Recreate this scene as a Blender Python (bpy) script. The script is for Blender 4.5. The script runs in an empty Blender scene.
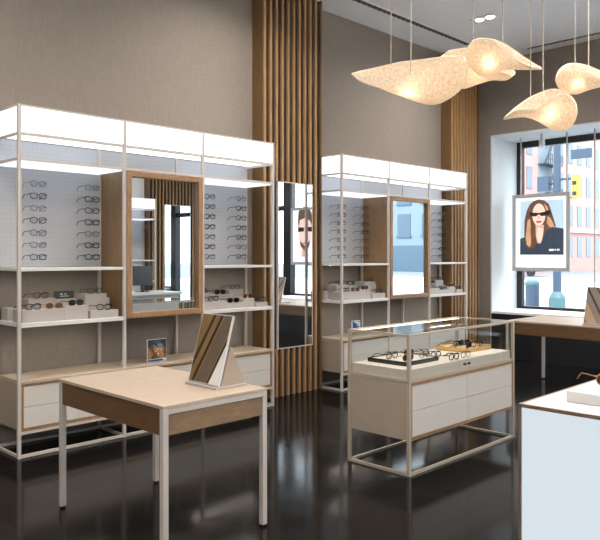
import bpy, bmesh, math, random
from mathutils import Vector, Matrix
random.seed(7)
PI = math.pi
SC = bpy.context.scene
COL = SC.collection

# ------------------------------------------------------------------ camera numbers (metres)
CAMX, CAMH, YAW, FPX, HY = 5.43, 1.47, 0.7819, 699.8, 254.8

# ------------------------------------------------------------------ materials
def srgb(r, g, b):
    def f(c):
        c /= 255.0
        return c / 12.92 if c <= 0.04045 else ((c + 0.055) / 1.055) ** 2.4
    return (f(r), f(g), f(b), 1.0)

MATS = {}
def base_mat(name):
    m = bpy.data.materials.new(name); m.use_nodes = True
    MATS[name] = m
    nt = m.node_tree
    return m, nt, nt.nodes['Principled BSDF']

def plain(name, rgb, rough=0.5, metal=0.0, spec=0.5, emit=None, estr=0.0, vary=0.04):
    m, nt, p = base_mat(name)
    p.inputs['Roughness'].default_value = rough
    p.inputs['Metallic'].default_value = metal
    p.inputs['Specular IOR Level'].default_value = spec
    c = srgb(*rgb)
    if vary > 0:
        tc = nt.nodes.new('ShaderNodeTexCoord'); n = nt.nodes.new('ShaderNodeTexNoise')
        n.inputs['Scale'].default_value = 9.0; n.inputs['Detail'].default_value = 3.0
        r = nt.nodes.new('ShaderNodeValToRGB')
        r.color_ramp.elements[0].position = 0.3; r.color_ramp.elements[1].position = 0.7
        r.color_ramp.elements[0].color = tuple(v * (1 - vary) for v in c[:3]) + (1,)
        r.color_ramp.elements[1].color = tuple(min(1, v * (1 + vary)) for v in c[:3]) + (1,)
        nt.links.new(tc.outputs['Object'], n.inputs['Vector'])
        nt.links.new(n.outputs['Fac'], r.inputs['Fac'])
        nt.links.new(r.outputs['Color'], p.inputs['Base Color'])
    else:
        p.inputs['Base Color'].default_value = c
    if emit:
        p.inputs['Emission Color'].default_value = srgb(*emit)
        p.inputs['Emission Strength'].default_value = estr
    return m

def wood(name, dark, light, scale=(3, 3, 3), rough=0.45, grain=6.0):
    m, nt, p = base_mat(name)
    tc = nt.nodes.new('ShaderNodeTexCoord'); mp = nt.nodes.new('ShaderNodeMapping')
    mp.inputs['Scale'].default_value = scale
    n = nt.nodes.new('ShaderNodeTexNoise'); n.inputs['Scale'].default_value = grain
    n.inputs['Detail'].default_value = 6.0; n.inputs['Roughness'].default_value = 0.65
    n.inputs['Distortion'].default_value = 0.4
    r = nt.nodes.new('ShaderNodeValToRGB')
    r.color_ramp.elements[0].position = 0.32; r.color_ramp.elements[0].color = srgb(*dark)
    r.color_ramp.elements[1].position = 0.68; r.color_ramp.elements[1].color = srgb(*light)
    nt.links.new(tc.outputs['Object'], mp.inputs['Vector'])
    nt.links.new(mp.outputs['Vector'], n.inputs['Vector'])
    nt.links.new(n.outputs['Fac'], r.inputs['Fac'])
    nt.links.new(r.outputs['Color'], p.inputs['Base Color'])
    p.inputs['Roughness'].default_value = rough
    return m

def wallpaper(name, a, b):
    m, nt, p = base_mat(name)
    tc = nt.nodes.new('ShaderNodeTexCoord')
    mp = nt.nodes.new('ShaderNodeMapping'); mp.inputs['Scale'].default_value = (60, 60, 5)
    n = nt.nodes.new('ShaderNodeTexNoise'); n.inputs['Scale'].default_value = 1.0; n.inputs['Detail'].default_value = 3
    mp2 = nt.nodes.new('ShaderNodeMapping'); mp2.inputs['Scale'].default_value = (9, 9, 90)
    n2 = nt.nodes.new('ShaderNodeTexNoise'); n2.inputs['Scale'].default_value = 1.0; n2.inputs['Detail'].default_value = 2
    mx = nt.nodes.new('ShaderNodeMath'); mx.operation = 'ADD'
    r = nt.nodes.new('ShaderNodeValToRGB')
    r.color_ramp.elements[0].position = 0.35; r.color_ramp.elements[0].color = srgb(*a)
    r.color_ramp.elements[1].position = 0.65; r.color_ramp.elements[1].color = srgb(*b)
    sc = nt.nodes.new('ShaderNodeMath'); sc.operation = 'MULTIPLY'; sc.inputs[1].default_value = 0.5
    for q, k in ((mp, n), (mp2, n2)):
        nt.links.new(tc.outputs['Object'], q.inputs['Vector']); nt.links.new(q.outputs['Vector'], k.inputs['Vector'])
    nt.links.new(n.outputs['Fac'], mx.inputs[0]); nt.links.new(n2.outputs['Fac'], mx.inputs[1])
    nt.links.new(mx.outputs[0], sc.inputs[0]); nt.links.new(sc.outputs[0], r.inputs['Fac'])
    nt.links.new(r.outputs['Color'], p.inputs['Base Color'])
    p.inputs['Roughness'].default_value = 0.85
    p.inputs['Specular IOR Level'].default_value = 0.2
    return m

def grid_panel(name, a, line):
    m, nt, p = base_mat(name)
    tc = nt.nodes.new('ShaderNodeTexCoord')
    sep = nt.nodes.new('ShaderNodeSeparateXYZ'); cmb = nt.nodes.new('ShaderNodeCombineXYZ')
    b = nt.nodes.new('ShaderNodeTexBrick')
    b.offset = 0.0; b.inputs['Scale'].default_value = 1.0
    b.inputs['Color1'].default_value = srgb(*a); b.inputs['Color2'].default_value = srgb(*a)
    b.inputs['Mortar'].default_value = srgb(*line)
    b.inputs['Mortar Size'].default_value = 0.003; b.inputs['Mortar Smooth'].default_value = 0.3
    b.inputs['Brick Width'].default_value = 0.035; b.inputs['Row Height'].default_value = 0.035
    nt.links.new(tc.outputs['Object'], sep.inputs[0])
    nt.links.new(sep.outputs['Y'], cmb.inputs['X']); nt.links.new(sep.outputs['Z'], cmb.inputs['Y'])
    nt.links.new(cmb.outputs[0], b.inputs['Vector'])
    nt.links.new(b.outputs['Color'], p.inputs['Base Color'])
    p.inputs['Roughness'].default_value = 0.55
    return m

def floor_mat():
    m, nt, p = base_mat('polished_tile')
    tc = nt.nodes.new('ShaderNodeTexCoord')
    b = nt.nodes.new('ShaderNodeTexBrick'); b.offset = 0.0
    b.inputs['Scale'].default_value = 1.0
    b.inputs['Color1'].default_value = srgb(20, 19, 19); b.inputs['Color2'].default_value = srgb(26, 25, 25)
    b.inputs['Mortar'].default_value = srgb(40, 38, 37)
    b.inputs['Mortar Size'].default_value = 0.003
    b.inputs['Brick Width'].default_value = 0.6; b.inputs['Row Height'].default_value = 0.6
    n = nt.nodes.new('ShaderNodeTexNoise'); n.inputs['Scale'].default_value = 5.0; n.inputs['Detail'].default_value = 5
    mr = nt.nodes.new('ShaderNodeMapRange')
    mr.inputs['To Min'].default_value = 0.06; mr.inputs['To Max'].default_value = 0.16
    mix = nt.nodes.new('ShaderNodeMix'); mix.data_type = 'RGBA'; mix.blend_type = 'MULTIPLY'
    mix.inputs[0].default_value = 0.5
    r = nt.nodes.new('ShaderNodeValToRGB')
    r.color_ramp.elements[0].position = 0.3; r.color_ramp.elements[0].color = (0.5, 0.5, 0.5, 1)
    r.color_ramp.elements[1].position = 0.75; r.color_ramp.elements[1].color = (1.3, 1.3, 1.3, 1)
    L = nt.links.new
    L(tc.outputs['Object'], b.inputs['Vector']); L(tc.outputs['Object'], n.inputs['Vector'])
    L(n.outputs['Fac'], mr.inputs['Value']); L(mr.outputs[0], p.inputs['Roughness'])
    L(n.outputs['Fac'], r.inputs['Fac'])
    L(b.outputs['Color'], mix.inputs[6]); L(r.outputs['Color'], mix.inputs[7])
    L(mix.outputs[2], p.inputs['Base Color'])
    p.inputs['Specular IOR Level'].default_value = 0.08
    return m

def glass_mat(name, tint=(253, 254, 254), ior=1.45, gain=1.0):
    m, nt, p = base_mat(name)
    nt.nodes.remove(p)
    out = nt.nodes['Material Output']
    tr = nt.nodes.new('ShaderNodeBsdfTransparent'); tr.inputs[0].default_value = srgb(*tint)
    gl = nt.nodes.new('ShaderNodeBsdfGlossy'); gl.inputs['Roughness'].default_value = 0.0
    fr = nt.nodes.new('ShaderNodeFresnel'); fr.inputs['IOR'].default_value = ior
    geo = nt.nodes.new('ShaderNodeNewGeometry')
    # thin sheet: same reflection from either side
    mul = nt.nodes.new('ShaderNodeMath'); mul.operation = 'MULTIPLY'; mul.inputs[1].default_value = gain
    mix = nt.nodes.new('ShaderNodeMixShader')
    inv = nt.nodes.new('ShaderNodeMath'); inv.operation = 'SUBTRACT'; inv.inputs[0].default_value = 1.0
    fsel = nt.nodes.new('ShaderNodeMath'); fsel.operation = 'MULTIPLY'
    L = nt.links.new
    L(geo.outputs['Backfacing'], inv.inputs[1])
    L(fr.outputs[0], mul.inputs[0]); L(mul.outputs[0], fsel.inputs[0]); L(inv.outputs[0], fsel.inputs[1])
    L(fsel.outputs[0], mix.inputs['Fac']); L(tr.outputs[0], mix.inputs[1]); L(gl.outputs[0], mix.inputs[2])
    L(mix.outputs[0], out.inputs['Surface'])
    return m

def emit_mat(name, rgb, strength):
    m, nt, p = base_mat(name)
    nt.nodes.remove(p)
    e = nt.nodes.new('ShaderNodeEmission'); e.inputs[0].default_value = srgb(*rgb); e.inputs[1].default_value = strength
    nt.links.new(e.outputs[0], nt.nodes['Material Output'].inputs['Surface'])
    return m

def shade_mat():
    m, nt, p = base_mat('pearl_shade')
    tc = nt.nodes.new('ShaderNodeTexCoord')
    n = nt.nodes.new('ShaderNodeTexNoise'); n.inputs['Scale'].default_value = 60; n.inputs['Detail'].default_value = 6
    n.inputs['Roughness'].default_value = 0.7
    r = nt.nodes.new('ShaderNodeValToRGB')
    r.color_ramp.elements[0].position = 0.36; r.color_ramp.elements[0].color = srgb(212, 192, 166)
    r.color_ramp.elements[1].position = 0.64; r.color_ramp.elements[1].color = srgb(244, 233, 217)
    tl = nt.nodes.new('ShaderNodeBsdfTranslucent'); df = nt.nodes.new('ShaderNodeBsdfDiffuse')
    em = nt.nodes.new('ShaderNodeEmission'); em.inputs[1].default_value = SHADE_EMIT
    mix = nt.nodes.new('ShaderNodeMixShader'); mix.inputs[0].default_value = 0.72
    add = nt.nodes.new('ShaderNodeAddShader')
    nt.nodes.remove(p)
    L = nt.links.new
    L(tc.outputs['Object'], n.inputs['Vector']); L(n.outputs['Fac'], r.inputs['Fac'])
    for k in (tl, df, em): L(r.outputs['Color'], k.inputs[0])
    L(df.outputs[0], mix.inputs[1]); L(tl.outputs[0], mix.inputs[2])
    L(mix.outputs[0], add.inputs[0]); L(em.outputs[0], add.inputs[1])
    L(add.outputs[0], nt.nodes['Material Output'].inputs['Surface'])
    return m

SHADE_EMIT = 0.07
LIGHTBOX = 1.7
WALL = wallpaper('taupe_wallcovering', (123, 115, 107), (132, 124, 116))
CEIL = plain('ceiling_paint', (246, 247, 249), 0.8, vary=0.02)
FLOOR = floor_mat()
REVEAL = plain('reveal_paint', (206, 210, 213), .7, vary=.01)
WHITE = plain('white_plaster', (232, 234, 236), 0.7, vary=0.01)
WMET = plain('white_metal', (185, 178, 172), 0.35, vary=0.01)
CMET = plain('champagne_metal', (176, 164, 148), 0.32, 0.25, vary=0.02)
BMET = plain('bronze_metal', (120, 98, 80), 0.4, 0.3, vary=0.02)
BLACK = plain('black_aluminium', (16, 17, 20), 0.4, vary=0.0)
DARKPANEL = plain('dark_panel', (22, 24, 28), 0.35, vary=0.05)
OAK = wood('oak_slat', (133, 99, 61), (171, 135, 92), (14, 14, 0.9))
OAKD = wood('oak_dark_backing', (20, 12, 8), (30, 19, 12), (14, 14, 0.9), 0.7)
OAKP = wood('oak_panel', (110, 86, 59), (134, 108, 77), (10, 10, 0.8))
OAKS = wood('oak_side_panel', (87, 65, 39), (110, 84, 54), (10, 10, 0.8))
OAKF = wood('oak_frame', (120, 89, 59), (148, 115, 82), (10, 10, 1.5))
BEECH = wood('pale_maple_top', (162, 146, 128), (176, 160, 143), (2, 14, 14), 0.4, 4.0)
APRONE = wood('apron_wood_lit', (103, 82, 59), (122, 99, 75), (14, 2, 14), 0.5, 5.0)  # apron wood in a lighter tone, standing in for light on the table ends
APRON = wood('apron_wood_shaded', (78, 54, 30), (99, 72, 44), (2, 14, 14), 0.5, 5.0)  # same apron wood, with the shade of the long sides put into its colour
TAUPE = plain('taupe_laminate', (155, 142, 127), 0.5, vary=0.03)
CREAM = plain('cream_drawer', (197, 192, 185), 0.5, vary=0.01)
DECK = plain('cream_deck', (194, 185, 171), 0.5, vary=0.02)
RISER = plain('white_riser', (164, 157, 152), 0.5, vary=0.01)
PANEL = grid_panel('ribbed_white_panel', (171, 173, 177), (162, 164, 169))
SHELFM = plain('white_shelf', (209, 208, 206), 0.4, vary=0.01)
LBOX = emit_mat('lit_acrylic', (246, 250, 255), LIGHTBOX)
CANOPY = emit_mat('lit_diffuser', (240, 246, 255), 1.15)
CASE_STRIP = emit_mat('case_light_strip', (255, 240, 216), 5.0)
STRIP = emit_mat('added_shelf_strip', (255, 244, 228), 14.0)  # unseen strips added to brighten wall and worktop below the shelves
COUNTERLIT = emit_mat('backlit_panel', (216, 226, 234), 0.88)
MIRROR = plain('mirror_silver', (236, 240, 242), 0.0, 1.0, vary=0)
GLASS = glass_mat('clear_glass')
WGLASS = glass_mat('window_glass', (250, 252, 252), 1.3, 0.6)
SHADE = shade_mat()
RIMM = plain('shade_rim_cream', (222, 204, 178), .6, vary=0)
CORD = plain('grey_cord', (150, 140, 130), 0.5, vary=0)
BULB = emit_mat('warm_bulb', (255, 236, 205), 14.0)
SPOT = emit_mat('downlight_lens', (255, 240, 220), 14.0)
TAN = wood('tan_tray', (180, 143, 91), (202, 169, 117), (3, 12, 12))
# eyewear
E_BLACK = plain('black_acetate', (14, 13, 13), 0.25, vary=0)
E_TORT = plain('tortoise_acetate', (58, 34, 20), 0.25, vary=0.5)
E_GREY = plain('smoke_acetate', (74, 74, 80), 0.25, vary=0)
E_METAL = plain('gunmetal_wire', (52, 50, 50), 0.3, 0.7, vary=0)
E_GOLD = plain('gold_wire', (150, 112, 70), 0.3, 0.7, vary=0)
LENS = glass_mat('clear_lens', (238, 240, 242), 1.35, 0.6)
SUNLENS = plain('dark_lens', (20, 20, 24), 0.08, vary=0)
BROWNLENS = plain('brown_lens', (80, 52, 36), 0.1, vary=0)

# ------------------------------------------------------------------ mesh helpers
def BM(): return bmesh.new()

def box(bm, x0, x1, y0, y1, z0, z1, mi=0):
    vs = [bm.verts.new((x, y, z)) for x in (x0, x1) for y in (y0, y1) for z in (z0, z1)]
    for f in ((0, 1, 3, 2), (4, 6, 7, 5), (0, 4, 5, 1), (2, 3, 7, 6), (0, 2, 6, 4), (1, 5, 7, 3)):
        bm.faces.new([vs[i] for i in f]).material_index = mi
    return vs

def tube(bm, pts, r, n=6, closed=False):
    pts = [Vector(p) for p in pts]
    rings = []
    m = len(pts)
    for i, p in enumerate(pts):
        if closed: t = pts[(i + 1) % m] - pts[i - 1]
        else: t = pts[min(i + 1, m - 1)] - pts[max(i - 1, 0)]
        t.normalize()
        a = t.cross(Vector((0, 0, 1)))
        if a.length < 1e-3: a = t.cross(Vector((1, 0, 0)))
        a.normalize(); b = t.cross(a)
        rr = r[i] if isinstance(r, (list, tuple)) else r
        rings.append([bm.verts.new(p + a * rr * math.cos(2 * PI * k / n) + b * rr * math.sin(2 * PI * k / n)) for k in range(n)])
    R = m if closed else m - 1
    for i in range(R):
        A, B = rings[i], rings[(i + 1) % m]
        for k in range(n):
            bm.faces.new((A[k], A[(k + 1) % n], B[(k + 1) % n], B[k]))
    if not closed:
        bm.faces.new(rings[0][::-1]); bm.faces.new(rings[-1])

def lathe(bm, prof, c=(0, 0), n=20):
    rings = []
    for r, z in prof:
        rings.append([bm.verts.new((c[0] + r * math.cos(2 * PI * k / n), c[1] + r * math.sin(2 * PI * k / n), z)) for k in range(n)])
    for A, B in zip(rings, rings[1:]):
        for k in range(n): bm.faces.new((A[k], A[(k + 1) % n], B[(k + 1) % n], B[k]))
    bm.faces.new(rings[0][::-1]); bm.faces.new(rings[-1])

def poly(bm, pts, mi=0):
    f = bm.faces.new([bm.verts.new(p) for p in pts]); f.material_index = mi
    return f

def obj(name, bm, mat, parent=None, org=(0, 0, 0), bevel=0.0, smooth=False, recalc=True, label=None):
    me = bpy.data.meshes.new(name)
    if recalc: bmesh.ops.recalc_face_normals(bm, faces=bm.faces[:])
    bmesh.ops.translate(bm, verts=bm.verts[:], vec=(-org[0], -org[1], -org[2]))
    bm.to_mesh(me); bm.free()
    for m in (mat if isinstance(mat, (list, tuple)) else [mat]): me.materials.append(m)
    o = bpy.data.objects.new(name, me); COL.objects.link(o)
    if parent: o.parent = parent
    else: o.location = org
    if bevel:
        b = o.modifiers.new('bevel', 'BEVEL'); b.width = bevel; b.segments = 2; b.limit_method = 'ANGLE'
    if smooth:
        for p in me.polygons: p.use_smooth = True
    if label: o['label'] = label
    return o

def tag(o, label, cat, group=None, kind=None):
    o['label'] = label; o['category'] = cat
    if group: o['group'] = group
    if kind: o['kind'] = kind
    return o

class Thing:
    def __init__(s, name, label, cat, loc, group=None):
        o = bpy.data.objects.new(name, None); COL.objects.link(o)
        o.empty_display_size = 0.05
        o.location = loc; tag(o, label, cat, group); s.o = o; s.org = loc
    def part(s, name, bm, mat, parent=None, **k):
        return obj(name, bm, mat, parent or s.o, s.org, **k)
    def box(s, name, dims, mat, parent=None, **k):
        bm = BM(); box(bm, *dims); return s.part(name, bm, mat, parent, **k)

def dup(root, loc, rotz=0.0, label=None, group=None, rot=None):
    r = root.copy(); COL.objects.link(r); r.location = loc
    r.rotation_euler = rot if rot else (0, 0, rotz)
    if label: r['label'] = label
    if group: r['group'] = group
    for ch in list(root.children):
        c = ch.copy(); COL.objects.link(c); c.parent = r
        for g in ch.children:
            d = g.copy(); COL.objects.link(d); d.parent = c
    return r

def struct(name, bm, mat, **k):
    o = obj(name, bm, mat, **k); o['kind'] = 'structure'; return o

# ------------------------------------------------------------------ room shell
ZC, YB, YF, XR = 4.256, 9.12, -2.2, 7.45
WX0, WX1, WZ0, WZ1, WY = 0.279, 7.2, 0.66, 3.17, 9.86   # window bay
b = BM(); box(b, -0.2, XR + 0.2, YF - 0.2, YB + 0.02, -0.12, 0); struct('floor', b, FLOOR)
b = BM(); box(b, -0.2, XR + 0.2, YF - 0.2, YB + 0.2, ZC, ZC + 0.2); struct('ceiling', b, CEIL)
b = BM(); box(b, -0.2, 0, YF - 0.2, YB + 0.2, 0, ZC); struct('wall_left', b, WALL)
b = BM(); box(b, XR, XR + 0.2, YF - 0.2, YB + 0.2, 0, ZC); struct('wall_right', b, WHITE)
b = BM(); box(b, 0, XR, YF - 0.2, YF, 0, ZC); struct('wall_front', b, WHITE)
b = BM(); box(b, 0, WX0 - 0.02, YB, YB + 0.18, 0, ZC); box(b, WX0 - 0.02, XR, YB, YB + 0.18, WZ1 + 0.02, ZC)
box(b, WX1 + .02, XR, YB, YB + 0.18, 0, WZ1 + 0.02); struct('wall_back', b, WALL)
# window reveal: jambs, soffit, sill, dark apron wall
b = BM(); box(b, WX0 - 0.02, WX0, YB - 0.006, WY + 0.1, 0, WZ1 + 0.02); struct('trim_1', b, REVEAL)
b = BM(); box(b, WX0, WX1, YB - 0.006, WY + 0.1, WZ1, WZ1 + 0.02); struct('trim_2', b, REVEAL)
b = BM(); box(b, WX0, 4.95, YB - 0.03, WY + 0.1, WZ0 - 0.03, WZ0); struct('trim_3', b, WHITE)
b = BM(); box(b, WX0, 4.95, YB - 0.02, WY + 0.1, 0, WZ0 - 0.03); struct('trim_4', b, DARKPANEL)
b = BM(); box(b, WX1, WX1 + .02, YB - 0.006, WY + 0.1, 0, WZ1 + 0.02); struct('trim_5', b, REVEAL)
b = BM(); box(b, 4.95, WX1, YB + 0.02, WY + 0.1, -0.12, 0.0); struct('trim_6', b, FLOOR)
# glazing frame
w = BM()
box(w, WX0, WX0 + 0.085, WY, WY + 0.08, WZ0, WZ1)
box(w, WX0 + .085, 4.95, WY, WY + 0.08, WZ1 - 0.09, WZ1)
box(w, WX0 + .085, 4.95, WY, WY + 0.08, WZ0, WZ0 + 0.04)
win = struct('window_1', w, BLACK)
g = BM(); box(g, WX0 + .085, 4.95, WY + 0.035, WY + 0.043, WZ0 + .04, WZ1 - .09)
o = obj('glass_pane', g, WGLASS, win)
w = BM()
box(w, 4.95, 5.15, WY - .04, WY + 0.1, 0, WZ1); box(w, WX1 - .1, WX1, WY - .04, WY + .1, 0, WZ1)
box(w, 5.15, WX1 - .1, WY, WY + .08, 2.37, 2.47); box(w, 5.15, WX1 - .1, WY, WY + .08, 3.08, WZ1)
box(w, 5.15, WX1 - .1, WY, WY + .08, 0, 0.2)
box(w, 6.06, 6.2, WY, WY + .08, .2, 2.37)
door = struct('door_1', w, BLACK)
for d in ((5.15, 6.06, .2, 2.37), (6.2, WX1 - .1, .2, 2.37), (5.15, WX1 - .1, 2.47, 3.08)):
    g = BM(); box(g, d[0], d[1], WY + .035, WY + .043, d[2], d[3]); obj('glass_pane', g, WGLASS, door)
g = BM()
for x in (6.0, 6.26): tube(g, [(x, WY - .06, .8), (x, WY - .06, 1.5)], .015, 8); box(g, x - .01, x + .01, WY - .06, WY, .85, .87); box(g, x - .01, x + .01, WY - .06, WY, 1.43, 1.45)
obj('pull_handle', g, WMET, door)

# ceiling slot diffusers
VENTG = plain('vent_grey', (120, 120, 122), .5, vary=0)
def slot(name, x0, x1, y0, y1, label):
    t = Thing(name, label, 'air vent', ((x0 + x1) / 2, (y0 + y1) / 2, ZC))
    b = BM(); box(b, x0, x1, y0, y1, ZC - .004, ZC - .0005); t.part('vent_slot', b, BLACK)
    n = int(max(x1 - x0, y1 - y0) / 0.09); first = None
    long_y = y1 - y0 > x1 - x0
    for i in range(n):
        f = (i + .5) / n
        xx, yy = ((x0 + x1) / 2, y0 + (y1 - y0) * f) if long_y else (x0 + (x1 - x0) * f, (y0 + y1) / 2)
        hx, hy = ((x1 - x0) / 2, .012) if long_y else (.012, (y1 - y0) / 2)
        if first is None:
            b = BM(); box(b, -hx, hx, -hy, hy, -.009, -.004)
            first = obj('vent_blade', b, VENTG, t.o); v = first
        else:
            v = first.copy(); COL.objects.link(v); v.parent = t.o
        v.location = (xx - t.org[0], yy - t.org[1], 0)
    b = BM()
    box(b, x0 - .02, x0, y0 - .02, y1 + .02, ZC - .008, ZC - .0005); box(b, x1, x1 + .02, y0 - .02, y1 + .02, ZC - .008, ZC - .0005)
    box(b, x0, x1, y0 - .02, y0, ZC - .008, ZC - .0005); box(b, x0, x1, y1, y1 + .02, ZC - .008, ZC - .0005)
    t.part('vent_frame', b, CEIL)
slot('slot_diffuser', 0.45, 0.52, 3.0, 8.15, 'long dark slot vent in ceiling running along the left wall')
slot('slot_diffuser', 0.95, 5.6, 8.83, 8.90, 'long dark slot vent in ceiling running along the window wall')

# recessed downlights (with the lamps that light the shop)
DL_W = 44.5
def downlight(x, y, label, power=1.0, tilt=0.0, spread=150):
    t = Thing('recessed_downlight', label, 'ceiling light', (x, y, ZC), 'recessed ceiling downlights')
    b = BM(); box(b, x - .16, x + .16, y - .08, y + .08, ZC - .012, ZC - .0005); t.part('trim_plate', b, WHITE)
    for s in (-.07, .07):
        b = BM(); lathe(b, [(.045, ZC - .018), (.05, ZC - .0121)], (x + s, y), 16); t.part('lamp_lens', b, SPOT)
    L = bpy.data.lights.new('downlight_lamp', 'AREA'); L.shape = 'RECTANGLE'; L.size = .3; L.size_y = .14
    L.energy = DL_W * power; L.color = (1.0, 0.92, 0.84); L.spread = math.radians(spread)
    o = bpy.data.objects.new('downlight_lamp', L); COL.objects.link(o); o.parent = t.o; o.location = (0, 0, -.03); o.rotation_euler = (0, tilt, 0)
DLS = [(1.18, 7.36)] + [(1.2, y) for y in (1.0, 4.2)] + [(3.3, y) for y in (-.6, 2.6, 5.6)] + [(5.4, y) for y in (1.0, 4.0, 7.0)]
for i, (x, y) in enumerate(DLS):
    downlight(x, y, 'lit twin recessed downlight in white ceiling above the pendant shades' if i == 0 else
              'added wall-washing downlight in the white ceiling, outside the framed view')

for y in (-1.2, 1.2, 3.6, 6.0):  # unseen tilted lamps added to lift the ceiling by bounce off the right wall
    downlight(6.6, y, 'added wall-washing downlight in the white ceiling, outside the framed view', 9.0, -1.15, 90)

# ------------------------------------------------------------------ wall display units
UX0, UX1, UT = 0.03, 0.454, 2.558
P = 0.012   # half post
def make_unit(ys, label, extras=True):
    y0, y3 = ys[0], ys[3]
    t = Thing('display_unit', label, 'shelving unit', (0, y0, 0), 'white framed wall display units')
    for y in ys:
        for x in (UX1 - P, UX0 + P):
            t.box('post', (x - P, x + P, y - P, y + P, 0, UT), WMET)
    def rail(x, z, ya=y0 + P, yb=y3 - P, m=WMET, h=.010):
        b = BM()
        yy = [ya] + [y for y in ys if ya + .01 < y < yb - .01] + [yb]
        for i in range(len(yy) - 1):
            a = yy[i] + (P if i else 0); c = yy[i + 1] - (P if i + 2 < len(yy) else 0)
            box(b, x - h, x + h, a, c, z - h, z + h)
        t.part('rail', b, m)
    for z in (.012, .18, 2.348, 2.165): rail(UX1 - P, z)
    rail(UX0 + P, .012); rail(UX0 + P, .18)
    rail(UX1 - P, UT - .006, h=.006)
    for y in ys:
        b = BM(); box(b, UX0 + 2 * P, UX1 - 2 * P, y - .01, y + .01, .002, .022); t.part('floor_rail', b, WMET)
    for y in (y0, y3):
        b = BM()
        for z in (2.165, 2.348, UT - .006):
            box(b, UX0 + 2 * P, UX1 - 2 * P, y - .009, y + .009, z - .009, z + (.009 if z < 2.5 else .006))
        t.part('end_rail', b, WMET)
    # lit cornice
    for i in range(3):
        b = BM(); box(b, UX0 + 2 * P, UX1 - .004, ys[i] + P, ys[i + 1] - P, 2.362, UT - .014)
        lb = t.part('lightbox_panel', b, LBOX)
    for y, s in ((y0, -1), (y3, 1)):
        b = BM(); box(b, UX0 + 2 * P, UX1 - 2 * P, y - .008, y + .008, 2.362, UT - .014); t.part('lightbox_end', b, LBOX)
    b = BM(); box(b, UX0, UX1 - .002, y0 + P, y3 - P, UT - .012, UT - .0005); t.part('top_panel', b, WMET)
    # white ribbed back panels (full height of the display zone, short over the mirror)
    for i in (0, 2):
        b = BM(); box(b, UX0, UX0 + .014, ys[i] + P, ys[i + 1] - P, 1.375, 2.355); t.part('back_panel', b, PANEL)
    b = BM(); box(b, UX0, UX0 + .014, ys[1] + P, ys[2] - P, 2.16, 2.355); t.part('back_panel', b, PANEL)
    for i in (0, 2):
        a, c = ys[i] + P + .0005, ys[i + 1] - P - .0005
        t.box('canopy_shelf', (UX0 + .016, UX1 - 2 * P, a, c, 2.146, 2.158), CANOPY, label='lit white diffuser shelf')
        for z, th in ((1.372, .022), (.972, .03)):
            t.box('shelf', (UX0 + (.0005 if z > 1 else 0), UX1 - .001, a, c, z - th, z), SHELFM, bevel=.002)
            sh = t.o.children[-1]
            b = BM(); box(b, .22, .24, a + .03, c - .03, z - th - .0015, z - th - .0002); t.part('light_strip', b, STRIP, sh, label='added lit strip under the shelf')
    # mirror box in the middle bay
    a, c = ys[1] + P + .001, ys[2] - P - .001
    z0, z1, fw = .955, 2.15, .045
    b = BM()
    box(b, UX0, UX1 - .03, a, a + .02, z0, z1); box(b, UX0, UX1 - .03, c - .02, c, z0, z1)
    box(b, UX0, UX1 - .03, a + .02, c - .02, z1 - .02, z1); box(b, UX0, UX1 - .03, a + .02, c - .02, z0, z0 + .02)
    box(b, UX0, UX0 + .02, a + .02, c - .02, z0 + .02, z1 - .02)
    mc = t.part('mirror_cabinet', b, OAKP)
    b = BM()
    xf0, xf1 = UX1 - .03, UX1 + .012
    box(b, xf0, xf1, a, a + fw, z0, z1); box(b, xf0, xf1, c - fw, c, z0, z1)
    box(b, xf0, xf1, a + fw, c - fw, z1 - fw, z1); box(b, xf0, xf1, a + fw, c - fw, z0, z0 + fw)
    t.part('mirror_frame', b, OAKF, mc, bevel=.003)
    b = BM(); box(b, UX1 - .03, UX1 - .022, a + fw, c - fw, z0 + fw, z1 - fw); t.part('mirror', b, MIRROR, mc)
    # drawer cabinet
    a, c = y0 + P + .001, y3 - P - .001
    t.box('worktop', (UX0 + 2 * P, UX1 + .004, y0 + P + .001, y3 - P - .001, .535, .556), BEECH, bevel=.002)
    b = BM(); box(b, UX0 + 2 * P, UX1 - .026, a, c, .192, .534)
    cb = t.part('drawer_cabinet', b, TAUPE)
    b = BM(); xa, xb = UX1 - .026, UX1 - .004
    box(b, xa, xb, a, a + .018, .192, .534); box(b, xa, xb, c - .018, c, .192, .534)
    box(b, xa, xb, a + .018, c - .018, .516, .534); box(b, xa, xb, a + .018, c - .018, .192, .212)
    t.part('cabinet_trim', b, OAKF, cb)
    for i in range(3):
        da = ys[i] + (P + .022 if i == 0 else .0015); dc = ys[i + 1] - (P + .022 if i == 2 else .0015)
        for z0_, z1_ in ((.215, .3625), (.3655, .513)):
            b = BM(); box(b, xa, xb - .003, da, dc, z0_, z1_); t.part('drawer', b, CREAM, cb, bevel=.0015)
    return t
YS1 = [2.150, 3.009, 3.797, 4.644]
YS2 = [5.66, 6.478, 7.298, 8.152]
unit1 = make_unit(YS1, 'tall white framed shelving unit with lit cornice, nearest on left wall behind the wooden table')
unit2 = make_unit(YS2, 'tall white framed shelving unit with lit cornice, farther one behind the glass showcase')

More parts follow.
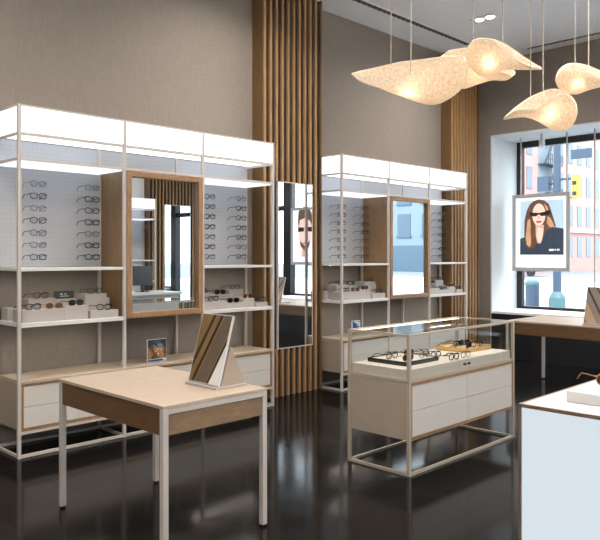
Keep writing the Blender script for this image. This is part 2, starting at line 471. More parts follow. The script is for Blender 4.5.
# ------------------------------------------------------------------ slatted pillars
def make_pillar(y0, y1, label, mirror=True, m0=.195, m1=.717, zt=2.251):
    t = Thing('slatted_pillar', label, 'pillar', (0, y0, 0), 'oak slat pillars')
    F, B = 0.18, 0.152
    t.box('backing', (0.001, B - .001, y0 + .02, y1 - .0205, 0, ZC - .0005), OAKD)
    for q_ in ((0.001, F - .02, y0, y0 + .0195), (.001, F, y1 - .02, y1)):
        t.box('side_panel', (*q_, 0, ZC - .0005), OAKS)
    b = BM()
    pitch = .0805; n = int(round((y1 - y0 - .02) / pitch))
    my0, my1 = y0 + m0, y0 + m1
    for i in range(n):
        ya = y0 + .004 + i * (y1 - y0 - .024) / n; yb = ya + .024
        if mirror and yb > my0 - .002 and ya < my1 + .002:
            box(b, B, F, ya, yb, 0, .49); box(b, B, F, ya, yb, zt - .016, ZC - .0005)
        else: box(b, B, F, ya, yb, 0, ZC - .0005)
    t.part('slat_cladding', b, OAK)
    if mirror:
        b = BM(); box(b, F - .01, F - .004, my0 + .012, my1 - .012, .504, zt - .03)
        mi = t.part('mirror', b, MIRROR)
        b = BM(); box(b, B, F - .0105, my0 + .012, my1 - .012, .504, zt - .03)
        for q in ((my0, my0 + .0118, .492, zt - .018), (my1 - .0118, my1, .492, zt - .018)): box(b, B, F - .002, *q)
        for q in ((my0 + .012, my1 - .012, .492, .5038), (my0 + .012, my1 - .012, zt - .0298, zt - .018)): box(b, B, F - .002, *q)
        t.part('mirror_surround', b, WMET)
    return t
pil1 = make_pillar(4.77, 5.63, 'oak slatted pillar with tall inset mirror between the two shelving units')
pil2 = make_pillar(8.23, 8.935, 'oak slatted pillar at the far corner beside the window wall', mirror=False)
# the same furniture faces it on the right-hand wall (it shows in the mirrors)
pil3 = make_pillar(0, 1.16, 'oak slatted pillar with tall mirror on the right wall, seen only in the shelf mirror', True, .16, .80, 2.50)
pil3.o.location = (XR, 8.86, 0); pil3.o.rotation_euler = (0, 0, PI)
dup(unit1.o, (XR, 7.66, 0), PI, 'white framed shelving unit on the right wall, seen only reflected in the shelf mirror')

# ------------------------------------------------------------------ tables
LG = .031
def make_table(x0, x1, y0, y1, label, h=.75):
    t = Thing('display_table', label, 'table', ((x0 + x1) / 2, (y0 + y1) / 2, 0), 'maple topped display tables')
    t.box('tabletop', (x0 + .001, x1 - .001, y0, y1, h - .018, h), BEECH, bevel=.002)
    for x, s in ((x0, 1), (x1, -1)):
        xa, xb = sorted((x, x + s * LG))
        for y, sy in ((y0, 1), (y1, -1)):
            ya, yb = sorted((y, y + sy * LG))
            t.box('leg', (xa, xb, ya, yb, .012, h - .018), WMET, bevel=.002)
            lg = t.o.children[-1]
            b = BM(); box(b, xa + .004, xb - .004, ya + .004, yb - .004, 0, .0118); t.part('foot', b, E_BLACK, lg)
        t.box('end_rail', (xa + .002, xb - .002, y0 + LG, y1 - LG, h - .043, h - .0185), WMET)
        xc, xd = sorted((x + s * .008, x + s * .026))
        t.box('end_apron', (xc, xd, y0 + LG, y1 - LG, h - .145, h - .0435), APRONE)
    for ya, yb in ((y0 + .006, y0 + .03), (y1 - .03, y1 - .006)):
        t.box('side_apron', (x0 + LG, x1 - LG, ya, yb, h - .145, h - .0185), APRON)
    return t
make_table(1.571, 2.631, 1.898, 2.566, 'maple topped table with white square legs in the left foreground')
make_table(1.61, 4.3, 7.06, 7.95, 'long maple topped table with white legs in front of the window')

# ------------------------------------------------------------------ leaning photo boards
def clip(pts, a, b, c):     # keep a*u+b*v+c >= 0
    out = []
    for i in range(len(pts)):
        p, q = pts[i], pts[(i + 1) % len(pts)]
        dp, dq = a * p[0] + b * p[1] + c, a * q[0] + b * q[1] + c
        if dp >= 0: out.append(p)
        if dp * dq < 0:
            k = dp / (dp - dq); out.append((p[0] + k * (q[0] - p[0]), p[1] + k * (q[1] - p[1])))
    return out
G_GOLD = plain('print_ochre', (108, 84, 47), .45, vary=.1)
G_BLK = plain('print_black', (20, 18, 16), .45, vary=0)
G_TAUPE = plain('print_taupe', (80, 70, 58), .45, vary=.05)
G_WHITE = plain('print_white', (208, 206, 204), .45, vary=0)
G_GREY = plain('print_grey', (124, 113, 103), .45, vary=.04)
G_TAN = plain('print_tan', (174, 146, 112), .45, vary=.05)
def make_board(xl, yb, z, label, w=.265, lean=.105, hgt=.37, flip=False):
    """panel leaning back towards +Y on a tray, with a triangular strut behind"""
    t = Thing('display_board', label, 'display board', (xl + w / 2, yb, z), 'leaning photo boards')
    z0 = z + .014
    def P(u, v, off=0.0):
        return (xl + w * u, yb + .01 + lean * v + off * .89, z0 + .004 + hgt * v - off * .45)
    b = BM()
    c = [P(0, 0), P(1, 0), P(1, 1), P(0, 1)]; d = [P(0, 0, .014), P(1, 0, .014), P(1, 1, .014), P(0, 1, .014)]
    A = [b.verts.new(p) for p in c]; B = [b.verts.new(p) for p in d]
    for i in range(4): b.faces.new((A[i], A[(i + 1) % 4], B[(i + 1) % 4], B[i]))
    b.faces.new(A[::-1]); b.faces.new(B)
    pn = t.part('panel', b, G_WHITE)
    b = BM()
    bands = [(-9, -.16, 0), (-.16, -.07, 1), (-.07, .09, 0), (.09, .17, 1), (.17, .22, 0), (.22, .56, 2), (.56, .60, 0), (.60, .67, 1), (.67, 9, 3)]
    if flip: bands = [(-9, -.2, 2), (-.2, .12, 4), (.12, .36, 2), (.36, .44, 1), (.44, .7, 2), (.7, .76, 1), (.76, 9, 2)]
    for lo, hi, mi in bands:
        q = [(.015, .01), (.985, .01), (.985, .99), (.015, .99)]
        k = -.55 if not flip else .75
        o_ = 0 if not flip else -.35
        q = clip(q, 1, k, o_ - lo); q = clip(q, -1, -k, hi - o_) if len(q) > 2 else q
        if len(q) > 2: poly(b, [P(u, v, -.0012) for u, v in q], mi)
    t.part('print', b, [G_GOLD, G_BLK, G_TAUPE if not flip else G_GREY, G_WHITE, G_TAN], pn, recalc=False)
    t.box('tray', (xl, xl + w + .01, yb - .012, yb + .205, z, z + .013), RISER, bevel=.002)
    b = BM()   # triangular strut
    for x in (xl + w * .93,):
        tri = [(yb + .034, z + .0135), (yb + .20, z + .0135), (yb + .03 + lean * .56 + .012, z0 + hgt * .56)]
        A = [b.verts.new((x, y, zz)) for y, zz in tri]; B = [b.verts.new((x + .015, y, zz)) for y, zz in tri]
        b.faces.new(A); b.faces.new(B[::-1])
        for i in range(3): b.faces.new((A[i], B[i], B[(i + 1) % 3], A[(i + 1) % 3]))
    t.part('strut', b, TAUPE)
    return t
make_board(2.225, 2.33, .75, 'leaning display board printed with diagonal ochre and black stripes on front table')
make_board(2.43, 7.14, .75, 'leaning grey display board with a tan diagonal on window table', w=.3, flip=True, hgt=.37)

# ------------------------------------------------------------------ eyewear
def rim(cy, w, h, z, p=3.0, n=20):
    pts = []
    for i in range(n):
        a = 2 * PI * i / n
        ca, sa = math.cos(a), math.sin(a)
        pts.append((0, cy + w / 2 * math.copysign(abs(ca) ** (2 / p), ca), z + h / 2 * math.copysign(abs(sa) ** (2 / p), sa)))
    return pts
def make_eyewear(kind):
    fm, lm, th, h, p = {'black': (E_BLACK, LENS, .0036, .042, 3.0), 'tortoiseshell': (E_TORT, LENS, .0034, .044, 2.6),
                        'gunmetal wire': (E_METAL, LENS, .0022, .044, 2.2), 'smoky grey': (E_GREY, LENS, .0032, .042, 2.8),
                        'dark-lensed black': (E_BLACK, SUNLENS, .0036, .040, 2.8), 'gold wire brown-lensed': (E_GOLD, BROWNLENS, .0022, .044, 2.1)}[kind]
    o = bpy.data.objects.new('eyeglasses', None); COL.objects.link(o); o.empty_display_size = .05
    zc = h / 2 + th
    b = BM()
    for s in (-1, 1): tube(b, rim(s * .035, .056, h, zc, p), th, 5, True)
    tube(b, [(0, -.008, zc + .008), (.002, 0, zc + .011), (0, .008, zc + .008)], th, 5)
    for s in (-1, 1): tube(b, [(0, s * .062, zc + .012), (-.004, s * .07, zc + .012)], th, 5)
    fr = obj('frame_front', b, fm, o)
    for s in (-1, 1):
        b = BM(); poly(b, rim(s * .035, .055, h - .001, zc, p)); bmesh.ops.solidify(b, geom=b.faces[:], thickness=.0012)
        obj('lens', b, lm, fr)
        b = BM(); tube(b, [(-.003, s * .069, zc + .012), (-.05, s * .07, zc + .011), (-.098, s * .07, zc + .008), (-.118, s * .069, zc - .006), (-.134, s * .068, zc - .020)],
                      [th, th * .95, th * .9, th * .9, th * .8], 5)
        obj('temple', b, fm, o)
    return o
KINDS = ['black', 'tortoiseshell', 'gunmetal wire', 'smoky grey', 'dark-lensed black', 'gold wire brown-lensed']
PROTO = {k: make_eyewear(k) for k in KINDS}
USED = set()
def eyewear(kind, loc, rotz, label, group, tilt=0.0):
    r = PROTO[kind]
    if kind not in USED:
        USED.add(kind); r.location = loc; r.rotation_euler = (0, tilt, rotz)
    else: r = dup(r, loc, 0, rot=(0, tilt, rotz))
    tag(r, label, 'sunglasses' if 'lens' in kind else 'eyeglasses', group)
    return r
ORD = ['top', 'second', 'third', 'fourth', 'fifth', 'sixth', 'bottom']
def cam_on_x(px, py, x):
    a = (px - 300) / FPX; bb = (HY - py) / FPX
    s, c = math.sin(YAW), math.cos(YAW)
    d = Vector((-s + c * a, c + s * a, bb)); k = (x - CAMX) / d.x
    return CAMX + d.x * k, d.y * k, CAMH + d.z * k
def mounted(ycs, zrow, tops, colnames, where, group, seed):
    rnd = random.Random(seed)
    for ci, yc in enumerate(ycs):
        for r in range(7):
            kind = rnd.choice(['black', 'black', 'black', 'tortoiseshell', 'gunmetal wire', 'smoky grey', 'black'])
            if r == 0: kind = rnd.choice(['gunmetal wire', 'smoky grey'])
            z = tops[ci] - r * zrow
            x0 = UX0 + .014 + .1352
            eyewear(kind, (x0, yc, z), 0, f'{kind} eyeglasses, {ORD[r]} row of the {colnames[ci]}, {where}', group)
mounted([2.415, 2.87], .0945, [1.995, 1.995], ['left column', 'right column'], 'left panel of nearer shelving unit', 'eyeglasses on the left panel of the nearer unit', 3)
mounted([4.08, 4.47], .0945, [1.995, 1.995], ['left column', 'right column'], 'right panel of nearer shelving unit', 'eyeglasses on the right panel of the nearer unit', 5)
mounted([5.96, 6.375], .0945, [1.995, 1.995], ['left column', 'right column'], 'left panel of farther shelving unit', 'eyeglasses on the left panel of the farther unit', 9)
mounted([7.99], .0945, [1.995], ['single column'], 'right panel of farther shelving unit', 'eyeglasses on the right panel of the farther unit', 11)

# ------------------------------------------------------------------ risers, cards and eyewear on the lower shelves
def riser(y0, y1, x1, d, z0, h, label, group, mat=None):
    b = BM(); box(b, x1 - d, x1, y0, y1, z0, z0 + h)
    o = obj('riser_block', b, mat or RISER, None, (x1 - d / 2, (y0 + y1) / 2, z0), bevel=.003)
    tag(o, label, 'display riser', group); return o
PLACARD = plain('placard_black', (22, 26, 26), .4, vary=0)
PLTXT = plain('placard_letters', (200, 206, 204), .5, vary=0)
def shelf_set(f, unit, bay, spec):
    """f maps a fraction along the bay to y; spec rows: (kind, ...)"""
    zs = .972
    g = f'white risers on the lower {bay} shelf of the {unit} unit'
    for q in spec['r']:
        ya, yb, x1, d, h, lab = q
        riser(f(ya), f(yb), x1, d, zs, h, f'white riser block, {lab}, {bay} lower shelf of {unit} unit', g)
    for q in spec['e']:
        y, x, z, kind, lab, rot = q
        eyewear(kind, (x, f(y), zs + z), rot, f'{kind} {"sunglasses" if "lens" in kind else "eyeglasses"} {lab}, {bay} lower shelf of {unit} unit',
                f'eyewear on the lower {bay} shelf of the {unit} unit')
specA = dict(r=[(.02, .10, .16, .12, .095, 'small one at the far left end'), (.18, .445, .225, .15, .16, 'back row left'), (.45, .655, .225, .12, .15, 'back row under the placard'),
                (.69, .925, .31, .15, .185, 'tallest at back right'), (.93, .965, .30, .12, .15, 'narrow one at back right end'),
                (.02, .42, .41, .17, .09, 'front row left'), (.42, .66, .41, .17, .105, 'front row middle'), (.67, .97, .43, .11, .06, 'low one at front right')],
             e=[(.31, .205, .1605, 'tortoiseshell', 'on back left riser', 0.15), (.81, .285, .1855, 'gunmetal wire', 'on tallest riser', -.1),
                (.13, .395, .0905, 'black', 'at left on front left riser', .2), (.33, .395, .0905, 'gold wire brown-lensed', 'at right on front left riser', -.1),
                (.545, .395, .1055, 'dark-lensed black', 'on front middle riser', .1), (.82, .42, .0605, 'black', 'on low front right riser', 0)])
specB = dict(r=[(.04, .34, .20, .15, .14, 'back row left'), (.34, .60, .20, .13, .12, 'back row middle'), (.60, .82, .20, .15, .16, 'tallest at back right'),
                (.82, .93, .18, .12, .09, 'narrow one at back right end'),
                (.02, .34, .40, .17, .075, 'front row left'), (.34, .60, .40, .17, .05, 'front row middle'), (.60, .78, .40, .17, .082, 'front row right'), (.79, .97, .42, .15, .042, 'low one at right end')],
             e=[(.2, .19, .1405, 'gunmetal wire', 'on back left riser', .1), (.47, .19, .1205, 'dark-lensed black', 'on back middle riser', 0), (.70, .19, .1605, 'smoky grey', 'on tallest riser', .1),
                (.18, .385, .0755, 'tortoiseshell', 'on front left riser', .1), (.47, .385, .0505, 'dark-lensed black', 'on front middle riser', -.1), (.69, .385, .0825, 'gold wire brown-lensed', 'on front right riser', .1),
                (.88, .40, .0425, 'black', 'on low right end riser', .1)])
def mapper(a, c): return lambda t: a + (c - a) * t
def scaled(s, only=None): return s
shelf_set(mapper(YS1[0] + .02, YS1[1] - .02), 'nearer', 'left', specA)
shelf_set(mapper(YS1[2] + .02, YS1[3] - .02), 'nearer', 'right', specB)
shelf_set(mapper(YS2[0] + .02, YS2[1] - .02), 'farther', 'left', specA)
shelf_set(mapper(YS2[2] + .02, YS2[3] - .02), 'farther', 'right', specB)
def placard(y0, y1, x, z, h, label):
    t = Thing('placard', label, 'sign', (x, (y0 + y1) / 2, z))
    t.box('plate', (x - .006, x, y0, y1, z, z + h), PLACARD)
    b = BM(); w = y1 - y0
    for q in ((.30, .42, .50, .68), (.52, .62, .52, .66), (.30, .75, .28, .36)):
        box(b, x + .0003, x + .001, y0 + w * q[0], y0 + w * q[1], z + h * q[2], z + h * q[3])
    t.part('lettering', b, PLTXT)
f = mapper(YS1[0] + .02, YS1[1] - .02)
placard(f(.45), f(.65), .19, .972 + .1503, .062, 'small black placard with pale lettering among risers, nearer unit left shelf')
f = mapper(YS2[0] + .02, YS2[1] - .02)
placard(f(.45), f(.62), .19, .972 + .1503, .05, 'small dark placard among risers on farther unit left shelf')

# picture cards on the worktops
def pic_mat(name, cols, scale):
    m, nt, p = base_mat(name)
    tc = nt.nodes.new('ShaderNodeTexCoord'); v = nt.nodes.new('ShaderNodeTexVoronoi'); v.inputs['Scale'].default_value = scale
    r = nt.nodes.new('ShaderNodeValToRGB'); r.color_ramp.interpolation = 'CONSTANT'
    e = r.color_ramp.elements
    e[0].position = 0; e[0].color = srgb(*cols[0]); e[1].position = 1.0 / len(cols); e[1].color = srgb(*cols[1])
    for i in range(2, len(cols)):
        k = e.new(i / len(cols)); k.color = srgb(*cols[i])
    s = nt.nodes.new('ShaderNodeSeparateColor')
    nt.links.new(tc.outputs['Object'], v.inputs['Vector']); nt.links.new(v.outputs['Color'], s.inputs[0])
    nt.links.new(s.outputs[0], r.inputs['Fac']); nt.links.new(r.outputs['Color'], p.inputs['Base Color'])
    return m
PIC1 = pic_mat('street_picture', [(134, 96, 60), (96, 66, 42), (204, 166, 128), (60, 46, 36), (158, 112, 70)], 34)
PIC2 = pic_mat('dark_sky_picture', [(24, 34, 44), (50, 66, 76), (20, 24, 30), (96, 116, 124)], 30)
PIC3 = pic_mat('blue_picture', [(60, 110, 170), (36, 76, 140), (90, 140, 190), (30, 40, 90), (190, 210, 225)], 30)
def card(y, x, z, w, h, mats, label, split=True):
    t = Thing('picture_card', label, 'picture card', (x, y, z))
    b = BM(); box(b, x - .012, x, y - w / 2, y + w / 2, z, z + h); body = t.part('card', b, WHITE)
    b = BM()
    if split:
        box(b, x + .0003, x + .001, y - w * .49, y + w * .49, z + h * .12, z + h * .62, 0)
        box(b, x + .0003, x + .001, y - w * .49, y + w * .49, z + h * .62, z + h * .99, 1)
        box(b, x + .0003, x + .001, y - w * .49, y + w * .49, z + h * .01, z + h * .10, 2)
    else: box(b, x + .0003, x + .001, y - w * .48, y + w * .48, z + h * .03, z + h * .97, 0)
    t.part('picture', b, mats, body)
card(3.395, .33, .5565, .19, .19, [PIC1, PIC2, PIC3], 'small picture card with dark and brown photo on worktop under the nearer mirror')
card(6.07, .30, .6, .14, .125, [PIC3], 'small blue picture card on worktop under the farther left shelf', False)

# ------------------------------------------------------------------ glass showcase
VX0, VX1, VY0, VY1, VH = 2.146, 2.684, 3.791, 5.218, .94
t = Thing('glass_showcase', 'champagne framed glass showcase with cream drawers standing mid floor', 'display case', ((VX0 + VX1) / 2, (VY0 + VY1) / 2, 0))
q = .022
for x in (VX0, VX1 - q):
    for y in (VY0, VY1 - q): t.box('post', (x, x + q, y, y + q, 0, VH), CMET)
for z0_, z1_, nm in ((0, .018, 'floor_rail'), (VH - .016, VH, 'top_rail'), (.618, .636, 'middle_rail')):
    for x in (VX0, VX1 - q): t.box(nm, (x + .002, x + q - .002, VY0 + q, VY1 - q, z0_, z1_), CMET)
    for y in (VY0, VY1 - q): t.box(nm, (VX0 + q, VX1 - q, y + .002, y + q - .002, z0_, z1_), CMET)
t.box('drawer_body', (VX0 + .004, VX1 - .024, VY0 + .004, VY1 - .004, .236, .616), TAUPE)
cb = t.o.children[-1]
b = BM(); xa, xb = VX1 - .0235, VX1 - .002
box(b, xa, xb, VY0 + q + .001, VY1 - q - .001, .598, .6175); box(b, xa, xb, VY0 + q + .001, VY1 - q - .001, .236, .254)
box(b, xa, xb, VY0 + q + .001, VY0 + q + .014, .254, .598); box(b, xa, xb, VY1 - q - .014, VY1 - q - .001, .254, .598)
t.part('drawer_surround', b, OAKF)
ym = 4.515
for ya, yb in ((VY0 + q + .016, ym - .002), (ym + .002, VY1 - q - .016)):
    for za, zb in ((.256, .425), (.428, .596)):
        b = BM(); box(b, xa, xb - .003, ya, yb, za, zb); t.part('drawer', b, CREAM, bevel=.0015)
DK = .70
t.box('deck', (VX0 + .024, VX1 - .024, VY0 + .024, VY1 - .024, .6185, DK), DECK)
g0, g1 = .637, VH - .017
for n_, d in (('glass_pane', (VX0 + .008, VX0 + .014, VY0 + q, VY1 - q, g0, g1)), ('glass_pane', (VX1 - .014, VX1 - .008, VY0 + q, ym - .001, g0, g1)), ('glass_pane', (VX1 - .014, VX1 - .008, ym + .001, VY1 - q, g0, g1)),
              ('glass_pane', (VX0 + q, VX1 - q, VY0 + .008, VY0 + .014, g0, g1)), ('glass_pane', (VX0 + q, VX1 - q, VY1 - .014, VY1 - .008, g0, g1)),
              ('glass_top', (VX0 + q, VX1 - q, VY0 + q, VY1 - q, VH - .008, VH - .002))):
    t.box(n_, d, GLASS)
for y in (ym - .03, ym + .03):
    b = BM(); lathe(b, [(.009, 0), (.009, .016), (.006, .018)], n=12)
    bmesh.ops.rotate(b, verts=b.verts[:], cent=(0, 0, 0), matrix=Matrix.Rotation(PI / 2, 3, 'Y'))
    bmesh.ops.translate(b, verts=b.verts[:], vec=(VX1 - .0235 + .008, y, .67)); t.part('lock', b, E_METAL)
t.box('light_strip', (VX0 + .026, VX0 + .04, VY0 + .03, VY1 - .03, VH - .016, VH - .0085), CASE_STRIP, label='lit strip inside the glass top edge')
# trays inside
def tray(name, x0, x1, y0, y1, h, mat, ins, label):
    k = Thing(name, label, 'tray', ((x0 + x1) / 2, (y0 + y1) / 2, DK))
    b = BM(); box(b, x0, x1, y0, y0 + .008, DK + .0005, DK + h); box(b, x0, x1, y1 - .008, y1, DK + .0005, DK + h)
    box(b, x0, x0 + .008, y0 + .008, y1 - .008, DK + .0005, DK + h); box(b, x1 - .008, x1, y0 + .008, y1 - .008, DK + .0005, DK + h)
    k.part('tray_rim', b, mat)
    k.box('tray_bed', (x0 + .0085, x1 - .0085, y0 + .0085, y1 - .0085, DK + .0005, DK + h - .006), ins)
tray('eyewear_tray', 2.215, 2.555, 3.93, 4.33, .03, E_BLACK, DECK, 'black rimmed eyewear tray inside the showcase near its left end')
tray('eyewear_tray', 2.215, 2.5, 4.80, 5.17, .035, TAN, TAN, 'tan wooden eyewear tray inside the showcase at its far end')
rnd = random.Random(4)
k = 0
PLC = ['front left', 'front middle', 'front right', 'back left', 'back middle', 'back right']
for j, x in enumerate((2.50, 2.36)):
    for i, y in enumerate((4.005, 4.13, 4.255)):
        if j == 1 and i == 1: kind = 'black'
        else: kind = ['gold wire brown-lensed', 'tortoiseshell', 'gunmetal wire', 'black', 'tortoiseshell', 'gold wire brown-lensed'][k]
        y_ = (4.01, 4.13, 4.25)[i]
        if i != 1: eyewear(kind, (x, (4.03, 4.13, 4.23)[i], DK + .0245), 0, f'{kind} eyewear at {PLC[k]} of the black tray in showcase', 'eyewear on the black tray in the showcase')
        k += 1
for i, (x, y, kind) in enumerate(((2.62, 4.43, 'black'), (2.47, 4.42, 'tortoiseshell'), (2.62, 4.59, 'gunmetal wire'), (2.34, 4.45, 'smoky grey'))):
    eyewear(kind, (x, y, DK + .0005), 0, f'{kind} eyeglasses lying on the cream showcase deck, ' + ['nearest the glass door left of the locks', 'in the middle between the trays', 'at the front behind the locks',
            'at the back between the trays'][i], 'eyeglasses on the showcase deck')
for j, x in enumerate((2.47, 2.355)):
    for i, y in enumerate((4.88, 5.0, 5.085)):
        if j == 1 and i == 2: continue
        if i == 2: y = 5.09
        kk = [['dark-lensed black', 'black', 'tortoiseshell'], ['black', 'dark-lensed black']][j][i]
        eyewear(kk, (x - .0, y, DK + .0297), (.25, -.2, .1)[i], f'{kk} eyewear on the tan showcase tray, {["front", "back"][j]} row, {["left", "middle", "right"][i]}', 'sunglasses on the tan tray in the showcase') if j == 0 or i < 2 else None

# ------------------------------------------------------------------ backlit counter, right foreground
CX0, CX1, CY0, CY1, CH = 4.246, 5.02, 2.276, 4.7, .95
t = Thing('backlit_counter', 'white backlit counter with thin bronze frame in the right foreground', 'counter', ((CX0 + CX1) / 2, (CY0 + CY1) / 2, 0))
fr = .012
for x in (CX0, CX1 - fr):
    for y in (CY0, CY1 - fr): t.box('post', (x, x + fr, y, y + fr, 0, CH), BMET)
for z in (0, CH - fr):
    for x in (CX0, CX1 - fr): t.box('frame_rail', (x, x + fr, CY0 + fr, CY1 - fr, z, z + fr), BMET)
    for y in (CY0, CY1 - fr): t.box('frame_rail', (CX0 + fr, CX1 - fr, y, y + fr, z, z + fr), BMET)
for d in ((CX0 + fr, CX1 - fr, CY0 + .003, CY0 + .011), (CX0 + fr, CX1 - fr, CY1 - .011, CY1 - .003)): t.box('lit_panel', (*d, fr, CH - fr - .0005), COUNTERLIT)
for d in ((CX0 + .003, CX0 + .011, CY0 + fr, CY1 - fr), (CX1 - .011, CX1 - .003, CY0 + fr, CY1 - fr)): t.box('lit_panel', (*d, fr, CH - fr - .0005), COUNTERLIT)
t.box('counter_top', (CX0 + fr, CX1 - fr, CY0 + fr, CY1 - fr, CH - .012, CH), SHELFM)
CT = CH + .0004
riser(2.42, 3.4, 4.92, .567, CT, .04, 'low white riser slab on top of the backlit counter', 'risers on the counter', SHELFM)
eyewear('gold wire brown-lensed', (4.44, 2.62, CT + .0405), -.7, 'brown-lensed sunglasses on the slab on the backlit counter', 'eyewear on the backlit counter')

# cash desk and monitor (show only in the mirror)
t = Thing('cash_desk', 'white cash desk by the right wall, seen only in the shelf mirror', 'desk', (6.3, 6.9, 0))
t.box('desk_top', (5.95, 6.65, 6.2, 7.55, .76, .80), SHELFM); t.box('desk_body', (6.0, 6.6, 6.25, 7.5, 0, .7595), CREAM)
t = Thing('computer_monitor', 'dark computer monitor on the cash desk, seen only in the shelf mirror', 'monitor', (6.3, 6.92, .80))
t.box('screen', (6.27, 6.30, 6.72, 7.12, .92, 1.27), E_BLACK); t.box('stand', (6.28, 6.3, 6.89, 6.95, .815, .92), E_BLACK); t.box('foot', (6.22, 6.38, 6.82, 7.02, .8005, .815), E_BLACK)

# ------------------------------------------------------------------ hanging posters in the window bay
S_SKY = plain('poster_blue', (176, 200, 214), .5, vary=.03, emit=(176, 200, 214), estr=.6)
S_HAIR = plain('poster_brown_hair', (92, 66, 52), .5, vary=.25, emit=(92, 66, 52), estr=.6)
S_BLOND = plain('poster_blond_hair', (196, 158, 122), .5, vary=.2, emit=(178, 138, 102), estr=.6)
S_SKIN = plain('poster_skin', (232, 200, 186), .5, vary=.02, emit=(232, 200, 186), estr=.6)
S_SHAD = plain('poster_skin_tone', (206, 160, 144), .5, vary=.02, emit=(206, 160, 144), estr=.6)
S_DARK = plain('poster_black', (28, 28, 34), .5, vary=0)
S_LIP = plain('poster_lips', (190, 80, 96), .5, vary=0, emit=(190, 80, 96), estr=.6)
S_JKT = plain('poster_navy', (46, 58, 74), .5, vary=.15, emit=(46, 58, 74), estr=.6)
S_GREYF = plain('poster_frame_grey', (176, 178, 182), .4, vary=0)
BACKLIT = plain('poster_backlit_white', (238, 238, 238), .5, vary=0, emit=(244, 248, 252), estr=.6)
S_TXT = plain('poster_caption_grey', (206, 209, 213), .5, vary=0, emit=(214, 217, 221), estr=.5)
PM = [S_SKY, S_HAIR, S_BLOND, S_SKIN, S_SHAD, S_DARK, S_LIP, S_JKT, BACKLIT, S_TXT]
def ell(cx, cy, rx, ry, n=24): return [(cx + rx * math.cos(2 * PI * i / n), cy + ry * math.sin(2 * PI * i / n)) for i in range(n)]
def poster(x0, x1, z0, z1, y, shapes, label, ims, mats=PM):
    t = Thing('hanging_poster', label, 'poster', ((x0 + x1) / 2, y, z0))
    b = BM(); fw = .052
    box(b, x0, x0 + fw, y, y + .03, z0, z1); box(b, x1 - fw, x1, y, y + .03, z0, z1)
    box(b, x0 + fw, x1 - fw, y, y + .03, z0, z0 + fw); box(b, x0 + fw, x1 - fw, y, y + .03, z1 - fw, z1)
    t.part('poster_frame', b, S_GREYF)
    sh = t.box('sheet', (x0 + fw, x1 - fw, y + .008, y + .024, z0 + fw, z1 - fw), BACKLIT)
    b = BM(); W, Hh = x1 - x0, z1 - z0
    for li, (mi, pts) in enumerate(shapes):
        yy = y + .0075 - li * .0004
        f_ = poly(b, [(x0 + W * (ims[0] + (ims[1] - ims[0]) * u), yy, z0 + Hh * (ims[2] + (ims[3] - ims[2]) * v)) for u, v in pts], mi)
    bmesh.ops.triangulate(b, faces=b.faces[:])
    t.part('print', b, mats, sh, recalc=False)
    for x in (x0 + .13, x1 - .045):
        b = BM(); tube(b, [(x, y + .015, z1), (x, y + .015, WZ1)], .011, 8); t.part('hanging_rod', b, WMET)
def U(pts): return [((x - 66) / 284, 1 - (y - 68) / 347) for x, y in pts]
woman = [(0, [(0, 0), (1, 0), (1, 1), (0, 1)]),
    (7, U([(66, 415), (66, 312), (100, 300), (160, 285), (230, 262), (262, 243), (300, 243), (350, 252), (350, 415)])),
    (1, U([(104, 352), (95, 300), (103, 235), (97, 190), (112, 130), (132, 92), (160, 70), (192, 62), (228, 70), (256, 95), (272, 140), (274, 178), (290, 205), (302, 238), (262, 250), (240, 268), (215, 320), (172, 350), (150, 378), (124, 378)])),
    (2, U([(112, 350), (104, 300), (112, 235), (118, 190), (134, 185), (140, 235), (132, 290), (142, 345), (130, 368)])),
    (2, U([(248, 170), (266, 182), (286, 220), (292, 240), (262, 242), (244, 215)])),
    (2, U([(226, 90), (248, 112), (256, 135), (240, 132)])),
    (4, U([(170, 225), (226, 225), (222, 270), (210, 345), (182, 340), (172, 300)])),
    (3, U([(184, 240), (222, 246), (218, 290), (204, 340), (186, 330), (178, 290)])),
    (3, U(ell(192, 160, 43, 72))),
    (4, U([(158, 190), (168, 218), (192, 232), (216, 218), (226, 190), (222, 212), (206, 232), (192, 236), (176, 230), (162, 212)])),
    (5, U([(130, 142), (180, 147), (192, 149), (204, 147), (266, 134), (268, 152), (250, 166), (210, 170), (196, 160), (186, 160), (176, 170), (140, 168), (131, 156)])),
    (4, U([(188, 166), (196, 166), (199, 184), (192, 188), (185, 184)])),
    (6, U([(170, 203), (184, 197), (192, 199), (200, 197), (214, 203), (200, 213), (184, 213)])),
    (7, U([(222, 300), (240, 270), (256, 262), (246, 330), (228, 400), (200, 415), (196, 360)])),
    (8, U([(258, 378), (288, 378), (288, 390), (258, 390)])), (8, U([(294, 378), (304, 378), (304, 388), (294, 388)])), (8, U([(310, 378), (325, 378), (325, 388), (310, 388)])),
    (9, U([(150, 446), (172, 446), (172, 462), (150, 462)])), (9, U([(178, 446), (204, 446), (204, 462), (178, 462)])), (9, U([(210, 446), (250, 446), (250, 462), (210, 462)]))]
poster(.395, 1.255, 1.235, 2.345, 9.5, woman, 'framed poster of a woman in black sunglasses and navy jacket hanging in the window', (.138, .897, .2115, .914))
man = [(8, [(0, 0), (1, 0), (1, 1), (0, 1)]), (3, ell(.5, .42, .2, .34)), (4, [(.42, .14), (.58, .14), (.62, 0), (.38, 0)]), (1, [(.29, .55), (.27, .75), (.36, .9), (.55, .93), (.7, .85), (.73, .66), (.7, .52), (.66, .68), (.5, .72), (.34, .66)]),
       (1, [(.36, .2), (.5, .1), (.64, .2), (.66, .3), (.5, .2), (.34, .3)]), (5, [(.28, .46), (.47, .47), (.47, .54), (.28, .55)]), (5, [(.53, .47), (.72, .46), (.72, .55), (.53, .54)]), (6, [(.43, .24), (.57, .24), (.54, .27), (.46, .27)])]
